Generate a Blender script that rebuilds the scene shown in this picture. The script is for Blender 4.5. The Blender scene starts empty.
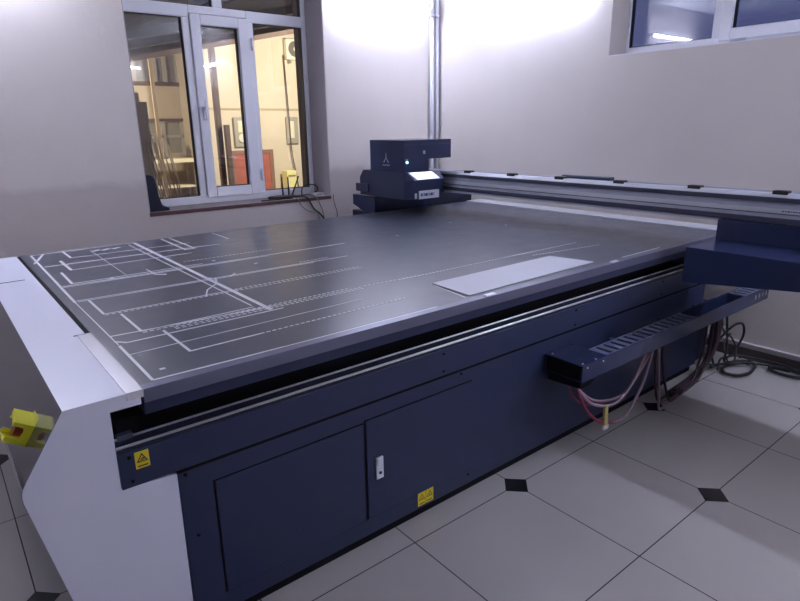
import bpy, bmesh, math, random
from mathutils import Vector, Matrix
random.seed(7)
SC = bpy.context.scene
COL = SC.collection

# ------------------------------------------------------------------ materials
def srgb(r, g, b):
    def f(c):
        c /= 255.0
        return c / 12.92 if c <= .04045 else ((c + .055) / 1.055) ** 2.4
    return (f(r), f(g), f(b), 1)

def mat(name, col, rough=.5, metal=0, spec=.5, noise=0, nscale=8, bump=0, bscale=60, emit=None, estr=0, coat=0, rvar=0):
    m = bpy.data.materials.new(name); m.use_nodes = True
    nt = m.node_tree; b = nt.nodes['Principled BSDF']
    b.inputs['Base Color'].default_value = col
    b.inputs['Roughness'].default_value = rough
    b.inputs['Metallic'].default_value = metal
    b.inputs['Specular IOR Level'].default_value = spec
    if coat: b.inputs['Coat Weight'].default_value = coat; b.inputs['Coat Roughness'].default_value = .08
    if emit:
        b.inputs['Emission Color'].default_value = emit; b.inputs['Emission Strength'].default_value = estr
    if noise or bump or rvar:
        tc = nt.nodes.new('ShaderNodeTexCoord')
        if noise or rvar:
            n = nt.nodes.new('ShaderNodeTexNoise'); n.inputs['Scale'].default_value = nscale; n.inputs['Detail'].default_value = 6
            nt.links.new(tc.outputs['Object'], n.inputs['Vector'])
        if noise:
            mx = nt.nodes.new('ShaderNodeMix'); mx.data_type = 'RGBA'
            mx.inputs['A'].default_value = tuple(max(0, c * (1 - noise)) for c in col[:3]) + (1,)
            mx.inputs['B'].default_value = tuple(min(1, c * (1 + noise)) for c in col[:3]) + (1,)
            nt.links.new(n.outputs['Fac'], mx.inputs['Factor']); nt.links.new(mx.outputs['Result'], b.inputs['Base Color'])
        if rvar:
            mr = nt.nodes.new('ShaderNodeMapRange'); mr.inputs['From Min'].default_value = .3; mr.inputs['From Max'].default_value = .7
            mr.inputs['To Min'].default_value = max(.02, rough - rvar); mr.inputs['To Max'].default_value = rough + rvar
            nt.links.new(n.outputs['Fac'], mr.inputs['Value']); nt.links.new(mr.outputs['Result'], b.inputs['Roughness'])
        if bump:
            n2 = nt.nodes.new('ShaderNodeTexNoise'); n2.inputs['Scale'].default_value = bscale; n2.inputs['Detail'].default_value = 4
            nt.links.new(tc.outputs['Object'], n2.inputs['Vector'])
            bp = nt.nodes.new('ShaderNodeBump'); bp.inputs['Strength'].default_value = bump; bp.inputs['Distance'].default_value = .01
            nt.links.new(n2.outputs['Fac'], bp.inputs['Height']); nt.links.new(bp.outputs['Normal'], b.inputs['Normal'])
    return m

def glass_mat(name, tint=(.93, .96, .97, 1), refl=1.0):
    """a thin pane: clear transmission plus a fresnel mirror reflection"""
    m = bpy.data.materials.new(name); m.use_nodes = True
    nt = m.node_tree; nt.nodes.clear()
    out = nt.nodes.new('ShaderNodeOutputMaterial'); mix = nt.nodes.new('ShaderNodeMixShader')
    t = nt.nodes.new('ShaderNodeBsdfTransparent'); t.inputs['Color'].default_value = tint
    g = nt.nodes.new('ShaderNodeBsdfGlossy'); g.inputs['Roughness'].default_value = .02
    fr = nt.nodes.new('ShaderNodeFresnel'); fr.inputs['IOR'].default_value = 1.5
    mu = nt.nodes.new('ShaderNodeMath'); mu.operation = 'MULTIPLY'; mu.inputs[1].default_value = refl; mu.use_clamp = True
    nt.links.new(fr.outputs[0], mu.inputs[0]); nt.links.new(mu.outputs[0], mix.inputs[0])
    nt.links.new(t.outputs[0], mix.inputs[1]); nt.links.new(g.outputs[0], mix.inputs[2]); nt.links.new(mix.outputs[0], out.inputs[0])
    return m

def wall_mat(name, col, low_col=None, zd=1.17):
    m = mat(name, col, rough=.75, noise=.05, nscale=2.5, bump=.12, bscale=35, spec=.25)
    if low_col:  # colour turns darker and browner below a soft, uneven height line
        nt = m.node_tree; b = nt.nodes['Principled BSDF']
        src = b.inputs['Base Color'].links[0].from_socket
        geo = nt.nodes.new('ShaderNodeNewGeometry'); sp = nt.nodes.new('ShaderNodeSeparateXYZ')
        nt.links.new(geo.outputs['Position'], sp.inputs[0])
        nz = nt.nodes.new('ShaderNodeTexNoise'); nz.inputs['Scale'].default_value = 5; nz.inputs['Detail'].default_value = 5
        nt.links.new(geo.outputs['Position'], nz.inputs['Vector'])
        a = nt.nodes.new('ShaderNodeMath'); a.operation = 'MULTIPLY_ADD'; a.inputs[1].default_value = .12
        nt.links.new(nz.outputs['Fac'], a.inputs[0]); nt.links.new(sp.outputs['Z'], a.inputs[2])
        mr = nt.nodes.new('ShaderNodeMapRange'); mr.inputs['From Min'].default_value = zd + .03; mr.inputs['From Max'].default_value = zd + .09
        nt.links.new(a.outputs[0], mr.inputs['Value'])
        mx = nt.nodes.new('ShaderNodeMix'); mx.data_type = 'RGBA'; mx.inputs['A'].default_value = low_col
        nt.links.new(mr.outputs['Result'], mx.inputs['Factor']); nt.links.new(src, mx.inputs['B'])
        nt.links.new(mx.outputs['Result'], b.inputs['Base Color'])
    return m

def floor_mat():
    """0.585 m cream tiles, thin dark grout, a small black diamond on every second crossing"""
    m = bpy.data.materials.new('floor_tiles'); m.use_nodes = True
    nt = m.node_tree; N = nt.nodes; L = nt.links; b = N['Principled BSDF']
    geo = N.new('ShaderNodeNewGeometry'); sp = N.new('ShaderNodeSeparateXYZ'); L.new(geo.outputs['Position'], sp.inputs[0])
    def M(op, a, bb=None, c=None):
        n = N.new('ShaderNodeMath'); n.operation = op
        for i, v in enumerate((a, bb, c)):
            if v is None: continue
            if isinstance(v, (int, float)): n.inputs[i].default_value = v
            else: L.new(v, n.inputs[i])
        return n.outputs[0]
    P = .585
    u = M('DIVIDE', M('SUBTRACT', sp.outputs['X'], 1.803), P); v = M('DIVIDE', M('SUBTRACT', sp.outputs['Y'], 1.457), P)
    iu = M('ROUND', u); iv = M('ROUND', v)
    du = M('MULTIPLY', M('ABSOLUTE', M('SUBTRACT', u, iu)), P); dv = M('MULTIPLY', M('ABSOLUTE', M('SUBTRACT', v, iv)), P)
    grout = M('LESS_THAN', M('MINIMUM', du, dv), .0022)
    par = M('MODULO', M('ADD', M('ADD', iu, iv), 400), 2)
    even = M('LESS_THAN', M('ABSOLUTE', M('SUBTRACT', par, 1)), 2)   # always 1; parity below
    even = M('LESS_THAN', M('PINGPONG', M('ADD', iu, iv), 1), .5)
    dia = M('MULTIPLY', M('LESS_THAN', M('ADD', du, dv), .068), even)
    nz = N.new('ShaderNodeTexNoise'); nz.inputs['Scale'].default_value = 1.6; nz.inputs['Detail'].default_value = 7
    L.new(geo.outputs['Position'], nz.inputs['Vector'])
    c1 = N.new('ShaderNodeMix'); c1.data_type = 'RGBA'; c1.inputs['A'].default_value = (.37, .35, .335, 1); c1.inputs['B'].default_value = (.43, .41, .395, 1)
    L.new(nz.outputs['Fac'], c1.inputs['Factor'])
    c2 = N.new('ShaderNodeMix'); c2.data_type = 'RGBA'; c2.inputs['B'].default_value = (.05, .045, .045, 1)
    L.new(grout, c2.inputs['Factor']); L.new(c1.outputs['Result'], c2.inputs['A'])
    c3 = N.new('ShaderNodeMix'); c3.data_type = 'RGBA'; c3.inputs['B'].default_value = (.006, .006, .009, 1)
    L.new(dia, c3.inputs['Factor']); L.new(c2.outputs['Result'], c3.inputs['A'])
    L.new(c3.outputs['Result'], b.inputs['Base Color'])
    b.inputs['Roughness'].default_value = .16; b.inputs['Specular IOR Level'].default_value = .45
    return m

M_ = {}
M_['wall'] = wall_mat('wall_paint', (.75, .695, .655, 1))
M_['walld'] = wall_mat('wall_paint_low_bounce', (.22, .20, .20, 1))  # unseen left wall, darkened so less light bounces onto the printer
M_['wallwin'] = wall_mat('wall_darker_below', (.75, .695, .655, 1), low_col=(.61, .55, .53, 1))
M_['ceiling'] = mat('ceiling_paint', (.80, .80, .80, 1), rough=.8)
M_['floor'] = floor_mat()
M_['navy'] = mat('navy_powder_coat', (.018, .026, .070, 1), rough=.42, noise=.06, nscale=20, bump=.02, bscale=300, spec=.4)
M_['navy2'] = mat('navy_powder_coat_glossy', (.020, .029, .078, 1), rough=.22, spec=.5)
M_['navyd'] = mat('navy_dark_paint', (.010, .013, .034, 1), rough=.5)
M_['black'] = mat('black_plastic', (.008, .008, .010, 1), rough=.5)
M_['void'] = mat('black_parts_and_shade', (.003, .003, .005, 1), rough=.8, spec=.2)  # black for seams, screws and plinth, also for shade painted inside openings
M_['white'] = mat('white_powder_coat', (.69, .71, .83, 1), rough=.30, noise=.03, nscale=6, spec=.5)
M_['whiteg'] = mat('shaded_white_coat', (.42, .42, .46, 1), rough=.4)  # right cover's white with the gantry's shade put into the colour
M_['slope'] = mat('brushed_grey_steel', (.28, .285, .32, 1), rough=.11, metal=.75)
M_['holec'] = mat('dull_brass_hole', (.22, .20, .15, 1), rough=.6)
M_['slate'] = mat('slate_grey_plate', (.20, .22, .29, 1), rough=.45, metal=.3)
M_['rib'] = mat('pale_navy_ribs', (.10, .11, .18, 1), rough=.45)  # ribs in a paler navy than the tray
M_['whitet'] = mat('white_brushed_strip', (.80, .81, .86, 1), rough=.22, metal=.55)
M_['bed'] = mat('dark_vacuum_bed', (.050, .056, .082, 1), rough=.31, noise=.14, nscale=11, spec=.7, rvar=.03)
M_['bededge'] = mat('bed_edge_aluminium', (.15, .155, .23, 1), rough=.35, metal=.5)
M_['line'] = mat('white_printed_line', (.74, .74, .78, 1), rough=.5)
M_['sheet'] = mat('pale_grey_sheet', (.50, .51, .57, 1), rough=.5, noise=.06, nscale=4)
M_['chrome'] = mat('polished_steel', (.95, .95, .98, 1), rough=.38, metal=.6)
M_['alu'] = mat('anodised_aluminium', (.55, .57, .66, 1), rough=.38, metal=.7)
M_['alul'] = mat('bright_aluminium', (.70, .72, .78, 1), rough=.35, metal=.35)
M_['aluc'] = mat('blue_grey_aluminium', (.50, .52, .62, 1), rough=.5, metal=.2)
M_['raild'] = mat('dark_rail', (.05, .055, .095, 1), rough=.4)
M_['silver'] = mat('silver_plate', (.52, .54, .60, 1), rough=.35, metal=.6)
M_['labelw'] = mat('label_silver_white', (.62, .64, .72, 1), rough=.4)
M_['labelb'] = mat('label_blue_ink', (.02, .03, .16, 1), rough=.5)
M_['logo'] = mat('pale_logo_ink', (.35, .37, .45, 1), rough=.5)
M_['yellow'] = mat('yellow_label', (.72, .57, .02, 1), rough=.5)
M_['ink'] = mat('black_ink', (.02, .015, .005, 1), rough=.6)
M_['guard'] = mat('yellow_guard_paint', (.95, .93, .03, 1), rough=.35)
M_['red'] = mat('red_button_plastic', (.32, .03, .02, 1), rough=.35)
M_['led'] = mat('cyan_led', (.1, .6, .7, 1), emit=(.25, .85, 1, 1), estr=3)
M_['pvc'] = mat('white_window_frame', (.88, .89, .95, 1), rough=.35)
M_['glass'] = glass_mat('window_glass', refl=1.5)
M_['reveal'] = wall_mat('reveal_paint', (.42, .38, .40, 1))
M_['silltile'] = mat('brown_sill_tile', (.20, .165, .16, 1), rough=.4, noise=.2, nscale=10)
M_['silledge'] = mat('red_brown_sill_edge', (.11, .05, .055, 1), rough=.5)
M_['pipe'] = mat('white_pipe_paint', (.60, .60, .66, 1), rough=.35)
M_['hosep'] = mat('pink_hose', (.26, .025, .075, 1), rough=.35)
M_['hosec'] = mat('milky_hose', (.27, .18, .225, 1), rough=.35)
M_['hosed'] = mat('dark_red_hose', (.032, .011, .020, 1), rough=.45)
M_['tag'] = mat('yellowed_tape', (.45, .36, .12, 1), rough=.6)
M_['tagw'] = mat('white_tape', (.6, .6, .58, 1), rough=.6)
M_['cable'] = mat('black_cable', (.010, .010, .014, 1), rough=.5)
M_['cableg'] = mat('grey_cable', (.22, .21, .24, 1), rough=.5)
M_['tube'] = mat('lit_tube', (1, 1, 1, 1), emit=(.70, .75, 1, 1), estr=25)
M_['tube4'] = mat('lit_tube_bright', (1, 1, 1, 1), emit=(.70, .745, 1, 1), estr=70)
M_['tube3'] = mat('lit_tube_dimmer', (1, 1, 1, 1), emit=(.75, .775, 1, 1), estr=52)
M_['tube2'] = mat('lit_tube_low', (1, 1, 1, 1), emit=(.75, .775, 1, 1), estr=26)  # like tubes; strengths differ only to balance the room's light
M_['housing'] = mat('white_lamp_housing', (.75, .76, .78, 1), rough=.4)
M_['plinth'] = mat('brown_skirting', (.085, .07, .07, 1), rough=.45)
M_['plintht'] = mat('pale_skirting_cap', (.42, .40, .41, 1), rough=.5)
M_['router'] = mat('router_black', (.012, .013, .02, 1), rough=.35)
M_['bag'] = mat('dark_navy_cloth', (.010, .014, .035, 1), rough=.8)
M_['adapter'] = mat('white_plastic', (.62, .6, .62, 1), rough=.4)
# outside
M_['plaster'] = mat('yellow_plaster', (.66, .57, .45, 1), rough=.85, noise=.08, nscale=1.2, bump=.1, bscale=20)
M_['plasterd'] = mat('ochre_plaster', (.47, .385, .28, 1), rough=.85, noise=.1, nscale=1.5)
M_['wood'] = mat('weathered_wood', (.10, .065, .055, 1), rough=.8, noise=.3, nscale=12)
M_['woodm'] = mat('brown_board', (.19, .135, .105, 1), rough=.8, noise=.25, nscale=6)
M_['frame'] = mat('red_brown_frame', (.26, .14, .11, 1), rough=.7)
M_['woodl'] = mat('pale_wood', (.33, .235, .15, 1), rough=.7, noise=.15, nscale=10)
M_['roof'] = mat('dark_roof_sheet', (.085, .065, .06, 1), rough=.6, noise=.35, nscale=3)
M_['concrete'] = mat('yard_concrete', (.22, .19, .16, 1), rough=.9, noise=.2, nscale=2)
M_['grey'] = mat('grey_steel_box', (.36, .33, .28, 1), rough=.5)
M_['cream'] = mat('cream_plastic', (.75, .68, .5, 1), rough=.5)
M_['yboxm'] = mat('pale_yellow_box', (.85, .80, .38, 1), rough=.5)
M_['redw'] = mat('red_cloth', (.42, .12, .09, 1), rough=.7, noise=.2, nscale=5)
M_['acw'] = mat('aircon_white', (.72, .68, .58, 1), rough=.45)
M_['acd'] = mat('aircon_grille', (.16, .14, .12, 1), rough=.5)
M_['fglass'] = mat('dusty_pane', (.26, .25, .22, 1), rough=.25)
M_['fglassb'] = mat('dusty_blue_pane', (.20, .19, .21, 1), rough=.3)
M_['nightglass'] = glass_mat('night_glass', refl=1.6)

# ------------------------------------------------------------------ mesh helpers (all in world coordinates)
class MB:
    def __init__(self): self.bm = bmesh.new()
    def box(self, x0, x1, y0, y1, z0, z1):
        v = [self.bm.verts.new(p) for p in ((x0,y0,z0),(x1,y0,z0),(x1,y1,z0),(x0,y1,z0),(x0,y0,z1),(x1,y0,z1),(x1,y1,z1),(x0,y1,z1))]
        for f in ((0,3,2,1),(4,5,6,7),(0,1,5,4),(1,2,6,5),(2,3,7,6),(3,0,4,7)): self.bm.faces.new([v[i] for i in f])
        return self
    def hexa(self, pts):
        """8 corners: bottom ring then top ring"""
        v = [self.bm.verts.new(p) for p in pts]
        for f in ((0,3,2,1),(4,5,6,7),(0,1,5,4),(1,2,6,5),(2,3,7,6),(3,0,4,7)): self.bm.faces.new([v[i] for i in f])
        return self
    def prism(self, poly, axis, a, b):
        """poly in the two other axes (order xyz without axis), extruded from a to b"""
        def p3(p, t):
            q = list(p); q.insert(axis, t); return q
        A = [self.bm.verts.new(p3(p, a)) for p in poly]; B = [self.bm.verts.new(p3(p, b)) for p in poly]
        n = len(poly)
        self.bm.faces.new(A[::-1]); self.bm.faces.new(B)
        for i in range(n): self.bm.faces.new((A[i], A[(i+1)%n], B[(i+1)%n], B[i]))
        return self
    def cyl(self, p, q, r, n=16, r2=None):
        p, q = Vector(p), Vector(q); d = (q-p).normalized()
        u = d.orthogonal().normalized(); w = d.cross(u); r2 = r if r2 is None else r2
        A = []; B = []
        for i in range(n):
            a = 2*math.pi*i/n; o = u*math.cos(a)+w*math.sin(a)
            A.append(self.bm.verts.new(p+o*r)); B.append(self.bm.verts.new(q+o*r2))
        self.bm.faces.new(A[::-1]); self.bm.faces.new(B)
        for i in range(n):
            f = self.bm.faces.new((A[i], A[(i+1)%n], B[(i+1)%n], B[i])); f.smooth = True
        return self
    def tube(self, pts, r, n=8, sub=6):
        """a smooth round tube through the points (Catmull-Rom)"""
        P = [Vector(p) for p in pts]; Q = []
        for i in range(len(P)-1):
            a = P[max(0,i-1)]; b = P[i]; c = P[i+1]; d = P[min(len(P)-1,i+2)]
            for k in range(sub):
                t = k/sub
                Q.append(.5*((2*b)+(c-a)*t+(2*a-5*b+4*c-d)*t*t+(3*b-a-3*c+d)*t**3))
        Q.append(P[-1]); rings = []; u = None
        for i, q in enumerate(Q):
            t = (Q[min(i+1,len(Q)-1)]-Q[max(i-1,0)])
            t = t.normalized() if t.length > 1e-9 else Vector((0,0,1))
            if u is None: u = t.orthogonal().normalized()
            u = (u-t*u.dot(t)).normalized(); w = t.cross(u)
            rings.append([self.bm.verts.new(q+(u*math.cos(2*math.pi*j/n)+w*math.sin(2*math.pi*j/n))*r) for j in range(n)])
        for a, b in zip(rings, rings[1:]):
            for j in range(n):
                f = self.bm.faces.new((a[j], a[(j+1)%n], b[(j+1)%n], b[j])); f.smooth = True
        self.bm.faces.new(rings[0][::-1]); self.bm.faces.new(rings[-1])
        return self
    def build(self, name, m, parent=None, bevel=0, origin=None):
        me = bpy.data.meshes.new(name)
        bmesh.ops.recalc_face_normals(self.bm, faces=self.bm.faces)
        if parent is not None:
            o0 = parent['_w'] if '_w' in parent else (0,0,0)
            o0 = Vector(WORLD[parent.name])
        elif origin is not None: o0 = Vector(origin)
        else:
            xs = [v.co.x for v in self.bm.verts]; ys = [v.co.y for v in self.bm.verts]; zs = [v.co.z for v in self.bm.verts]
            o0 = Vector(((min(xs)+max(xs))/2, (min(ys)+max(ys))/2, min(zs)))
        bmesh.ops.translate(self.bm, verts=self.bm.verts, vec=-o0)
        self.bm.to_mesh(me); self.bm.free()
        me.materials.append(m)
        ob = bpy.data.objects.new(name, me); COL.objects.link(ob)
        if parent is not None: ob.parent = parent
        else: ob.location = o0
        WORLD[ob.name] = o0.copy()
        if bevel:
            bv = ob.modifiers.new('edge', 'BEVEL'); bv.width = bevel; bv.segments = 2; bv.limit_method = 'ANGLE'; bv.angle_limit = math.radians(35)
        return ob
WORLD = {}

def thing(name, label, cat, loc, group=None):
    o = bpy.data.objects.new(name, None); COL.objects.link(o); o.location = loc; o.empty_display_size = .1
    o['label'] = label; o['category'] = cat
    if group: o['group'] = group
    WORLD[o.name] = Vector(loc)
    return o
def tag(o, label, cat, group=None):
    o['label'] = label; o['category'] = cat
    if group: o['group'] = group
    return o
def struct(o): o['kind'] = 'structure'; return o
def root(name, loc):
    o = bpy.data.objects.new(name, None); COL.objects.link(o); o.location = loc; WORLD[o.name] = Vector(loc); o.empty_display_size = .1
    return struct(o)

# ------------------------------------------------------------------ room shell
XL, XR, YN, YF, ZC = -1.7, 4.119, -2.3, 4.53, 3.05
struct(MB().box(XL-.3, XR+.3, YN-.3, YF+.38, -.12, 0).build('floor', M_['floor']))
struct(MB().box(XL-.3, XR+.3, YN-.3, YF+.38, ZC, ZC+.12).build('ceiling', M_['ceiling']))
WX0, WX1, WZ0, WZ1 = 1.277, 2.845, .93, 2.80          # tall window opening
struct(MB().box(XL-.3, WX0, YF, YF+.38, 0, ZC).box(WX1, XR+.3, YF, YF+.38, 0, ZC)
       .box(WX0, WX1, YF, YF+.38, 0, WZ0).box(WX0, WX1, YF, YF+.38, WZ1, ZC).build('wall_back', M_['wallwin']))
RY0, RY1, RZ0, RZ1 = .55, 2.66, 2.0, 2.85             # small high window opening
struct(MB().box(XR, XR+.3, YN, RY0, 0, ZC).box(XR, XR+.3, RY1, YF, 0, ZC)
       .box(XR, XR+.3, RY0, RY1, 0, RZ0).box(XR, XR+.3, RY0, RY1, RZ1, ZC).build('wall_right', M_['wall']))
struct(MB().box(XL-.3, XL, YN, YF, 0, ZC).build('wall_left', M_['walld']))
struct(MB().box(XL-.3, XR+.3, YN-.3, YN, 0, ZC).build('wall_front', M_['wall']))
bb = struct(MB().box(XR-.028, XR, YN, YF, 0, .078).build('baseboard_right', M_['plinth']))
MB().box(XR-.032, XR, YN, YF, .078, .108).build('baseboard_cap', M_['plintht'], bb)
struct(MB().box(XL, XR-.04, YF-.028, YF, 0, .075).build('baseboard_back', M_['plinth']))

# ---- tall window (window_1)
w1 = root('window_1', ((WX0+WX1)/2, 4.80, WZ0))
# reveal lining + sill
MB().box(WX1-.008, WX1, YF+.005, 4.80, WZ0+.016, WZ1).box(WX0, WX0+.008, YF+.005, 4.80, WZ0+.016, WZ1).build('window_reveal', M_['reveal'], w1)
sl = MB().box(WX0, WX1, YF+.001, 4.86, WZ0, WZ0+.015).build('window_sill', M_['silltile'], w1)
MB().box(WX0, WX1, YF-.006, YF+.001, WZ0-.012, WZ0+.015).build('sill_edge', M_['silledge'], sl)
F0, F1 = 4.80, 4.865
fr = MB()
fr.box(WX0+.008, 1.355, F0, F1, .945, 2.79).box(2.800, WX1-.006, F0, F1, .945, 2.79)      # stiles
fr.box(1.355, 2.800, F0, F1, .945, 1.008)                                          # bottom rail
fr.box(1.355, 1.825, F0, F1, 2.345, 2.435).box(2.29, 2.800, F0, F1, 2.35, 2.435).box(1.825, 2.29, F0, F1, 2.378, 2.435)
fr.box(1.770, 1.824, F0, F1, 1.008, 2.345)                                         # mullion left of sash
fr.box(2.295, 2.348, F0, F1, 1.008, 2.35)
fr.box(2.022, 2.10, F0, F1, 2.435, 2.72).box(1.355, 2.800, F0, F1, 2.72, 2.79)
fr.build('window_frame', M_['pvc'], w1, bevel=.006)
S0 = 4.782
sash = MB().box(1.828, 1.905, S0, F1-.005, .99, 2.372).box(2.212, 2.312, S0, F1-.005, .99, 2.372)
sash.box(1.905, 2.212, S0, F1-.005, .99, 1.07).box(1.905, 2.212, S0, F1-.005, 2.298, 2.372)
sa = sash.build('window_sash', M_['pvc'], w1, bevel=.006)
h = MB().box(1.853, 1.879, S0-.012, S0, 1.60, 1.70).cyl((1.866, S0-.012, 1.685), (1.866, S0-.045, 1.685), .010).box(1.857, 1.875, S0-.056, S0-.040, 1.60, 1.745)
h.build('window_handle', M_['alul'], sa, bevel=.003)
for z in (2.14, 1.10):
    MB().cyl((2.316, S0-.005, z), (2.316, S0-.005, z+.095), .008).box(2.300, 2.316, S0-.004, S0+.004, z+.01, z+.085).build('hinge', M_['alul'], sa)
gk = MB()
for (a, b, c, d) in ((1.355, 1.770, 1.008, 2.345), (1.905, 2.212, 1.07, 2.298), (2.348, 2.800, 1.008, 2.35), (1.355, 2.022, 2.435, 2.72), (2.10, 2.800, 2.435, 2.72)):
    t = .006
    gk.box(a, a+t, F0+.015, F1-.012, c, d).box(b-t, b, F0+.015, F1-.012, c, d).box(a+t, b-t, F0+.015, F1-.012, c, c+t).box(a+t, b-t, F0+.015, F1-.012, d-t, d)
gk.build('gasket', M_['black'], w1)
for (a, b, c, d) in ((1.355, 1.770, 1.008, 2.345), (1.905, 2.212, 1.07, 2.298), (2.348, 2.800, 1.008, 2.35), (1.355, 2.022, 2.435, 2.72), (2.10, 2.800, 2.435, 2.72)):
    MB().prism([(a, c), (b, c), (b, d), (a, d)], 1, 4.832, 4.8325).build('pane', M_['glass'], w1)

# ---- small high window (window_2)
w2 = root('window_2', (4.33, 1.6, RZ0))
G0, G1 = 4.33, 4.39
f2 = MB()
f2.box(G0, G1, 2.638, RY1, RZ0, RZ1).box(G0, G1, RY0, .58, RZ0, RZ1)
f2.box(G0, G1, .58, 2.638, RZ0, 2.067).box(G0, G1, .58, 2.638, RZ1-.06, RZ1)
f2.box(G0, G1, 1.965, 2.03, 2.067, RZ1-.06).box(G0, G1, 1.20, 1.265, 2.067, RZ1-.06)
f2.build('window_frame', M_['pvc'], w2, bevel=.006)
s2 = MB().box(G0-.02, G1-.004, 1.903, 1.975, 2.040, RZ1-.03).box(G0-.02, G1-.004, 1.255, 1.325, 2.040, RZ1-.03)
s2.box(G0-.02, G1-.004, 1.325, 1.903, 2.040, 2.112).box(G0-.02, G1-.004, 1.325, 1.903, RZ1-.10, RZ1-.03)
s2 = s2.build('window_sash', M_['pvc'], w2, bevel=.006)
for y in (1.80, 1.35):
    MB().cyl((G0-.024, y, 2.036), (G0-.024, y+.09, 2.036), .009).build('hinge', M_['alu'], s2)
for (a, b, c, d) in ((2.03, 2.638, 2.067, RZ1-.06), (1.325, 1.903, 2.112, RZ1-.10), (.58, 1.20, 2.067, RZ1-.06)):
    MB().prism([(a, c), (b, c), (b, d), (a, d)], 0, 4.362, 4.3625).build('pane', M_['nightglass'], w2)
gk = MB()
for (a, b, c, d) in ((2.03, 2.638, 2.067, RZ1-.06), (1.325, 1.903, 2.112, RZ1-.10), (.58, 1.20, 2.067, RZ1-.06)):
    t = .005
    gk.box(G0+.012, G1-.012, a, a+t, c, d).box(G0+.012, G1-.012, b-t, b, c, d).box(G0+.012, G1-.012, a+t, b-t, c, c+t)
gk.build('gasket', M_['black'], w2)
MB().box(XR+.001, G1, RY0, RY1, RZ0-.001, RZ0+.006).build('window_sill', M_['pvc'], w2)

# ---- tube lamps on the walls
def tube_lamp(p, q, nrm, label, m='tube2'):
    p, q, n = Vector(p), Vector(q), Vector(nrm); d = (q-p).normalized()
    t = thing('tube_light', label, 'lamp', (p+q)/2, 'fluorescent tubes high on the walls')
    up = Vector((0, 0, 1))
    def obox(a, b, d0, d1, z0, z1):
        c = []
        for z in (z0, z1):
            for s, e in ((a, d0), (b, d0), (b, d1), (a, d1)): c.append(s + n*e + up*z)
        return c
    MB().hexa(obox(p, q, -.0565, -.012, -.009, .012)).build('lamp_housing', M_['housing'], t, bevel=.004)
    MB().cyl(p+d*.035, q-d*.035, .013, 12).build('tube', M_[m], t)
    for a, s in ((p, 1), (q, -1)):
        MB().hexa(obox(a, a+d*.03*s, -.015, .02, -.02, .02)).build('end_cap', M_['housing'], t)
tube_lamp((2.87, YF-.056, 2.545), (3.975, YF-.056, 2.545), (0, -1, 0), 'lit fluorescent tube on the wall between the tall window and the corner pipes', 'tube')
tube_lamp((-.38, YF-.056, 2.64), (.86, YF-.056, 2.64), (0, -1, 0), 'lit fluorescent tube high on the wall left of the tall window', 'tube3')
tube_lamp((XR-.056, 2.78, 2.50), (XR-.056, 3.90, 2.50), (-1, 0, 0), 'lit fluorescent tube on the right wall between corner and small high window', 'tube')
tube_lamp((XR-.056, -.75, 2.54), (XR-.056, .43, 2.54), (-1, 0, 0), 'lit fluorescent tube on the right wall beyond the small high window', 'tube4')
tube_lamp((2.38, YN+.056, 2.62), (3.56, YN+.056, 2.62), (0, 1, 0), 'lit fluorescent tube on the wall opposite the tall window')

# ---- corner pipes
for x, y, r, lab in ((4.022, YF-.034, .022, 'white vertical pipe left of the pair in the room corner'), (4.078, YF-.040, .020, 'white vertical pipe in the room corner, nearest the right wall')):
    pt = thing('pipe', lab, 'pipe', (x, y, 0), 'white pipes in the corner')
    MB().cyl((x, y, 0), (x, y, ZC), r, 16).build('pipe_run', M_['pipe'], pt)
    for z in (.5, 2.50):
        MB().cyl((x, y, z), (x, y, z+.03), r+.004, 16).box(x-.006, x+.006, y, YF, z+.008, z+.022).build('pipe_clamp', M_['alul'], pt)

# ------------------------------------------------------------------ the flatbed printer
T = .865; Y0 = 1.554; X0, X1, Y1 = .361, 3.862, 3.85
pr = thing('flatbed_printer', 'large navy and white flatbed printer filling the tiled room', 'printer', (2.1, 2.7, 0))
# table
bed = MB().box(X0, X1, Y0+.004, Y1, T-.036, T).build('print_bed', M_['bed'], pr)
ed = MB().box(X0, X1, Y0-.002, Y0+.004, T-.038, T+.001).box(X0, X1, Y0+.004, Y0+.034, T, T+.0012).build('bed_edge', M_['bededge'], pr)
for x in (1.72, 2.62):
    MB().box(x-.028, x+.028, Y0+.006, Y0+.026, T+.0012, T+.005).build('edge_clip', M_['alul'], ed)
MB().box(X0, X1, Y0+.012, Y1-.02, .787, T-.036).build('bed_frame', M_['navy'], pr)
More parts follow.
